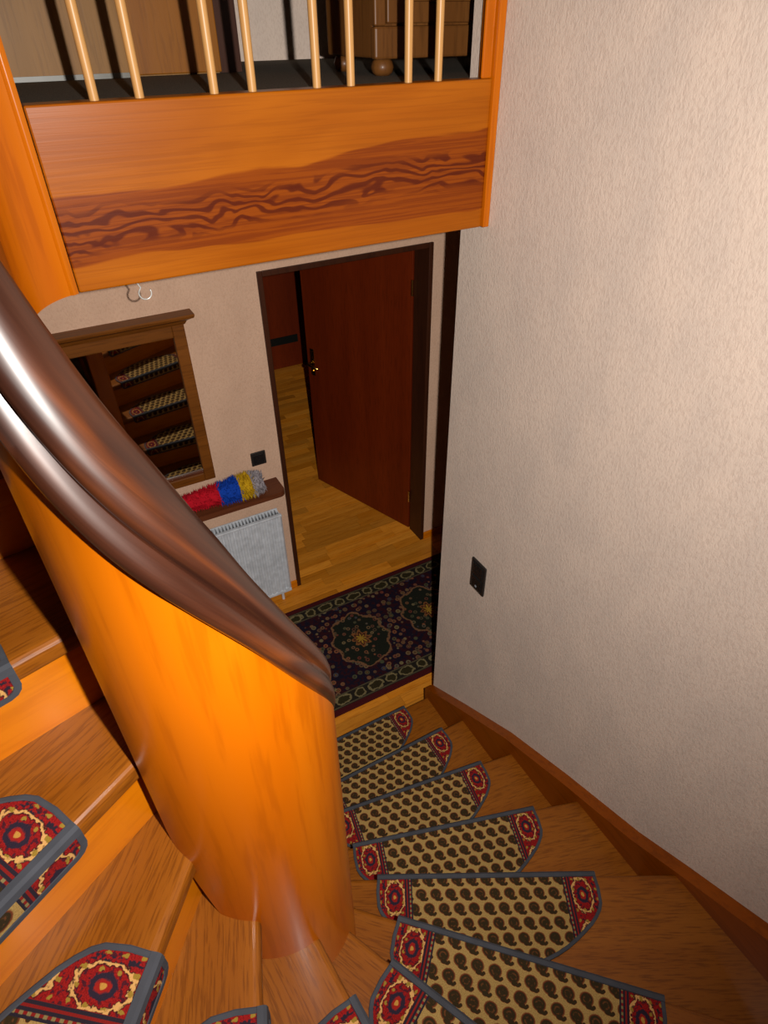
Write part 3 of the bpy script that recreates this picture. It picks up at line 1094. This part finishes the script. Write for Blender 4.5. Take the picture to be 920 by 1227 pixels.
sh = thing('wall_shelf', 'dark brown wall shelf above the white radiator', 'shelf', (0.45, YF, 0.85))
bm = bmesh.new()
sx1, sy0 = 0.885, 2.762
pts = [(0.0, YF - 0.0005), (0.0, sy0), (sx1 - 0.035, sy0)] + [(sx1 - 0.035 + 0.035 * math.sin(R_(a_)), sy0 + 0.035 - 0.035 * math.cos(R_(a_))) for a_ in range(15, 91, 15)] + [(sx1, YF - 0.0005)]
va, vb = prism(bm, pts, 0.848, 0.880, 'z')
link('shelf_board', bm, 'shelf', sh)
for xx in (0.12, 0.70):
    bm = bmesh.new()
    prism(bm, [(YF - 0.0005, 0.848), (2.80, 0.848), (2.80, 0.838), (YF - 0.02, 0.77), (YF - 0.0005, 0.77)], xx - 0.01, xx + 0.01, 'x')
    link('shelf_bracket', bm, 'shelf', sh)

# fluffy duster lying on the shelf
du = thing('feather_duster', 'fluffy duster banded red, blue, yellow and grey on the wall shelf', 'duster', (0.6, 2.83, 0.88))
bm = bmesh.new()
tube(bm, [(0.20, 2.83, 0.900), (0.30, 2.83, 0.905), (0.46, 2.83, 0.915)], lambda t: 0.010 + 0.004 * math.sin(t * 9) ** 2, 10)
link('duster_handle', bm, 'white', du, smooth=True)
rg = random.Random(11)


def tuft(xa, xb, nm, r0, r1):
    bm = bmesh.new()
    # soft core
    rings = []
    for i in range(9):
        t = i / 8
        xx = xa + (xb - xa) * t
        rr_ = r0 + (r1 - r0) * t
        rings.append([(xx, 2.83 + rr_ * 0.82 * math.cos(2 * math.pi * s / 16) * (0.9 + 0.2 * rg.random()), 0.882 + 0.058 + max(-0.055, rr_ * 0.80 * math.sin(2 * math.pi * s / 16) * (0.9 + 0.2 * rg.random()))) for s in range(16)])
    grid_loft(bm, rings)
    for i in range(900):
        t = rg.random()
        xx = xa + (xb - xa) * t
        rr_ = (r0 + (r1 - r0) * t) * (0.85 + 0.35 * rg.random())
        th = rg.random() * 2 * math.pi
        o_ = Vector((xx, 2.83, 0.940))
        dr = Vector((0.35 * (rg.random() - 0.3), math.cos(th), math.sin(th))).normalized()
        tip = o_ + dr * rr_
        if tip.z < 0.884: tip.z = 0.884 + rg.random() * 0.004
        if tip.y > 2.905: tip.y = 2.905
        mid_ = o_ + dr * rr_ * 0.6
        if mid_.z < 0.888: mid_.z = 0.888
        sd_ = dr.cross(Vector((rg.random() - 0.5, rg.random() - 0.5, rg.random() - 0.5))).normalized() * 0.004
        a1, a2, a3 = bm.verts.new(mid_ - sd_), bm.verts.new(mid_ + sd_), bm.verts.new(tip)
        bm.faces.new((a1, a2, a3))
    return link('tuft', bm, 'fluff_' + nm, du)


tuft(0.34, 0.53, 'red', 0.050, 0.066)
tuft(0.53, 0.64, 'blue', 0.066, 0.074)
tuft(0.64, 0.71, 'yellow', 0.074, 0.074)
tuft(0.71, 0.775, 'grey', 0.074, 0.060)

# switch on the far wall
sw = thing('light_switch', 'square dark light switch on the far wall beside the doorway', 'switch', (0.80, YF, 1.0))
boxo('switch_frame', (0.758, 0.842, YF - 0.010, YF - 0.0005, 0.995, 1.079), 'black', sw, bev=0.004)
boxo('switch_rocker', (0.771, 0.829, YF - 0.014, YF - 0.009, 1.008, 1.066), 'rocker', sw, bev=0.003)
# double switch and socket on the right wall
so = thing('socket_plate', 'upright dark double switch plate on the wall beside the stairs', 'socket', (XR, 1.387, 1.16))
boxo('plate_frame', (XR - 0.010, XR - 0.0005, 1.346, 1.433, 1.158, 1.304), 'black', so, bev=0.004)
boxo('switch_rocker', (XR - 0.014, XR - 0.009, 1.358, 1.421, 1.236, 1.294), 'rocker', so, bev=0.003)
boxo('switch_rocker', (XR - 0.014, XR - 0.009, 1.358, 1.421, 1.168, 1.228), 'rocker', so, bev=0.003)
boxo('indicator', (XR - 0.0155, XR - 0.0135, 1.384, 1.392, 1.182, 1.190), 'greyfin', so)

# wire hook hanging from the hall ceiling
hk = thing('wire_hook', 'thin steel wire hook hanging from the hall ceiling', 'hook', (0.275, 2.0, 2.28))
pts = [(0.272, 2.0, 2.502), (0.272, 2.0, 2.36), (0.271, 2.0, 2.335), (0.279, 2.0, 2.318)]
for a_ in range(150, 395, 14):
    pts.append((0.288 + 0.018 * math.cos(R_(a_)), 2.0, 2.300 + 0.018 * math.sin(R_(a_))))
bm = bmesh.new()
tube(bm, pts, 0.0022, 8)
link('hook_wire', bm, 'steel', hk, smooth=True)
bm = bmesh.new()
tube(bm, [(0.272, 2.0, 2.4995), (0.272, 2.0, 2.488)], 0.009, 12)
link('hook_plate', bm, 'steel', hk)

# dark cabinet at the end of the parquet room
wc = thing('dark_cabinet', 'dark mahogany cabinet at the end of the parquet room', 'cabinet', (2.1, 6.0, 0))
boxo('cabinet_body', (1.2, 3.0, 6.05, 6.295, 0, 2.1), 'door', wc, bev=0.004)
for i in range(3):
    dr_ = boxo('cabinet_door', (1.21 + 0.6 * i, 1.80 + 0.6 * i, 6.03, 6.05, 0.05, 2.08), 'door', wc, bev=0.004)
    boxo('handle_slot', (1.97 + 0.6 * (i - 1), 2.27 + 0.6 * (i - 1), 6.022, 6.031, 0.27, 0.35), 'slot', dr_)

# ------------------------------------------------------------------ upper landing
cu = thing('wall_cupboard', 'light brown veneered cupboard on the grey landing carpet', 'cupboard', (0.2, 2.28, ZU))
boxo('cupboard_body', (-0.60, 0.70, 2.30, YF - 0.0005, ZU, 5.0), 'panel', cu)
boxo('cupboard_door', (-0.59, 0.44, 2.275, 2.299, ZU + 0.008, 4.9), 'panel', cu, bev=0.003)
boxo('cupboard_door', (0.443, 0.70, 2.275, 2.299, ZU + 0.004, 4.9), 'panel2', cu, bev=0.003)
boxo('metal_trim', (-0.59, 0.44, 2.268, 2.276, ZU, ZU + 0.012), 'carpet_trim', cu)
boxo('side_post', (0.701, 0.775, 2.31, 2.40, ZU, 5.0), 'greyfin' if False else 'jamb', cu)

wd_ = thing('landing_wardrobe', 'brown panelled wardrobe on bun feet standing on the landing', 'wardrobe', (1.3, 2.0, ZU))
WX0, WX1, WY0, WY1, WZ0, WZ1 = 1.0, 2.0, 1.85, 2.16, ZU + 0.04, ZU + 1.95
boxo('wardrobe_body', (WX0, WX1, WY0 + 0.02, WY1, WZ0, WZ1), 'wardrobe', wd_, bev=0.006)
boxo('plinth_rail', (WX0 - 0.006, WX1 + 0.006, WY0 - 0.006, WY0 + 0.02, WZ0 - 0.002, WZ0 + 0.07), 'wardrobe', wd_, bev=0.006)
boxo('corner_stile', (WX0 - 0.004, WX0 + 0.03, WY0 - 0.002, WY0 + 0.02, WZ0 + 0.07, WZ1), 'wardrobe', wd_, bev=0.004)
for i in range(2):
    x0 = WX0 + 0.035 + i * 0.48
    dr_ = boxo('wardrobe_door', (x0, x0 + 0.475, WY0, WY0 + 0.02, WZ0 + 0.075, WZ1 - 0.05), 'wardrobe', wd_, bev=0.004)
    for (za, zz) in ((0.12, 0.17), (0.20, 0.85), (0.90, 1.75)):
        boxo('door_panel', (x0 + 0.06, x0 + 0.415, WY0 - 0.012, WY0 + 0.002, WZ0 + za, WZ0 + zz), 'wardrobe', dr_, bev=0.005)
for zz in (0.13, 1.2):
    bm = bmesh.new()
    tube(bm, [(WX0 + 0.034, WY0 - 0.010, WZ0 + zz), (WX0 + 0.034, WY0 - 0.010, WZ0 + zz + 0.09)], 0.0045, 10)
    link('hinge', bm, 'brass', wd_, smooth=True)
for (xx, yy) in ((WX0 + 0.035, WY0 + 0.03), (WX1 - 0.035, WY0 + 0.03), (WX0 + 0.035, WY1 - 0.04), (WX1 - 0.035, WY1 - 0.04)):
    bm = bmesh.new()
    tube(bm, [(xx, yy, ZU), (xx, yy, ZU + 0.008), (xx, yy, ZU + 0.020), (xx, yy, ZU + 0.033), (xx, yy, ZU + 0.041)], lambda t: 0.020 + 0.012 * math.sin(math.pi * min(1, t * 1.05)), 14)
    link('bun_foot', bm, 'wardrobe', wd_, smooth=True)
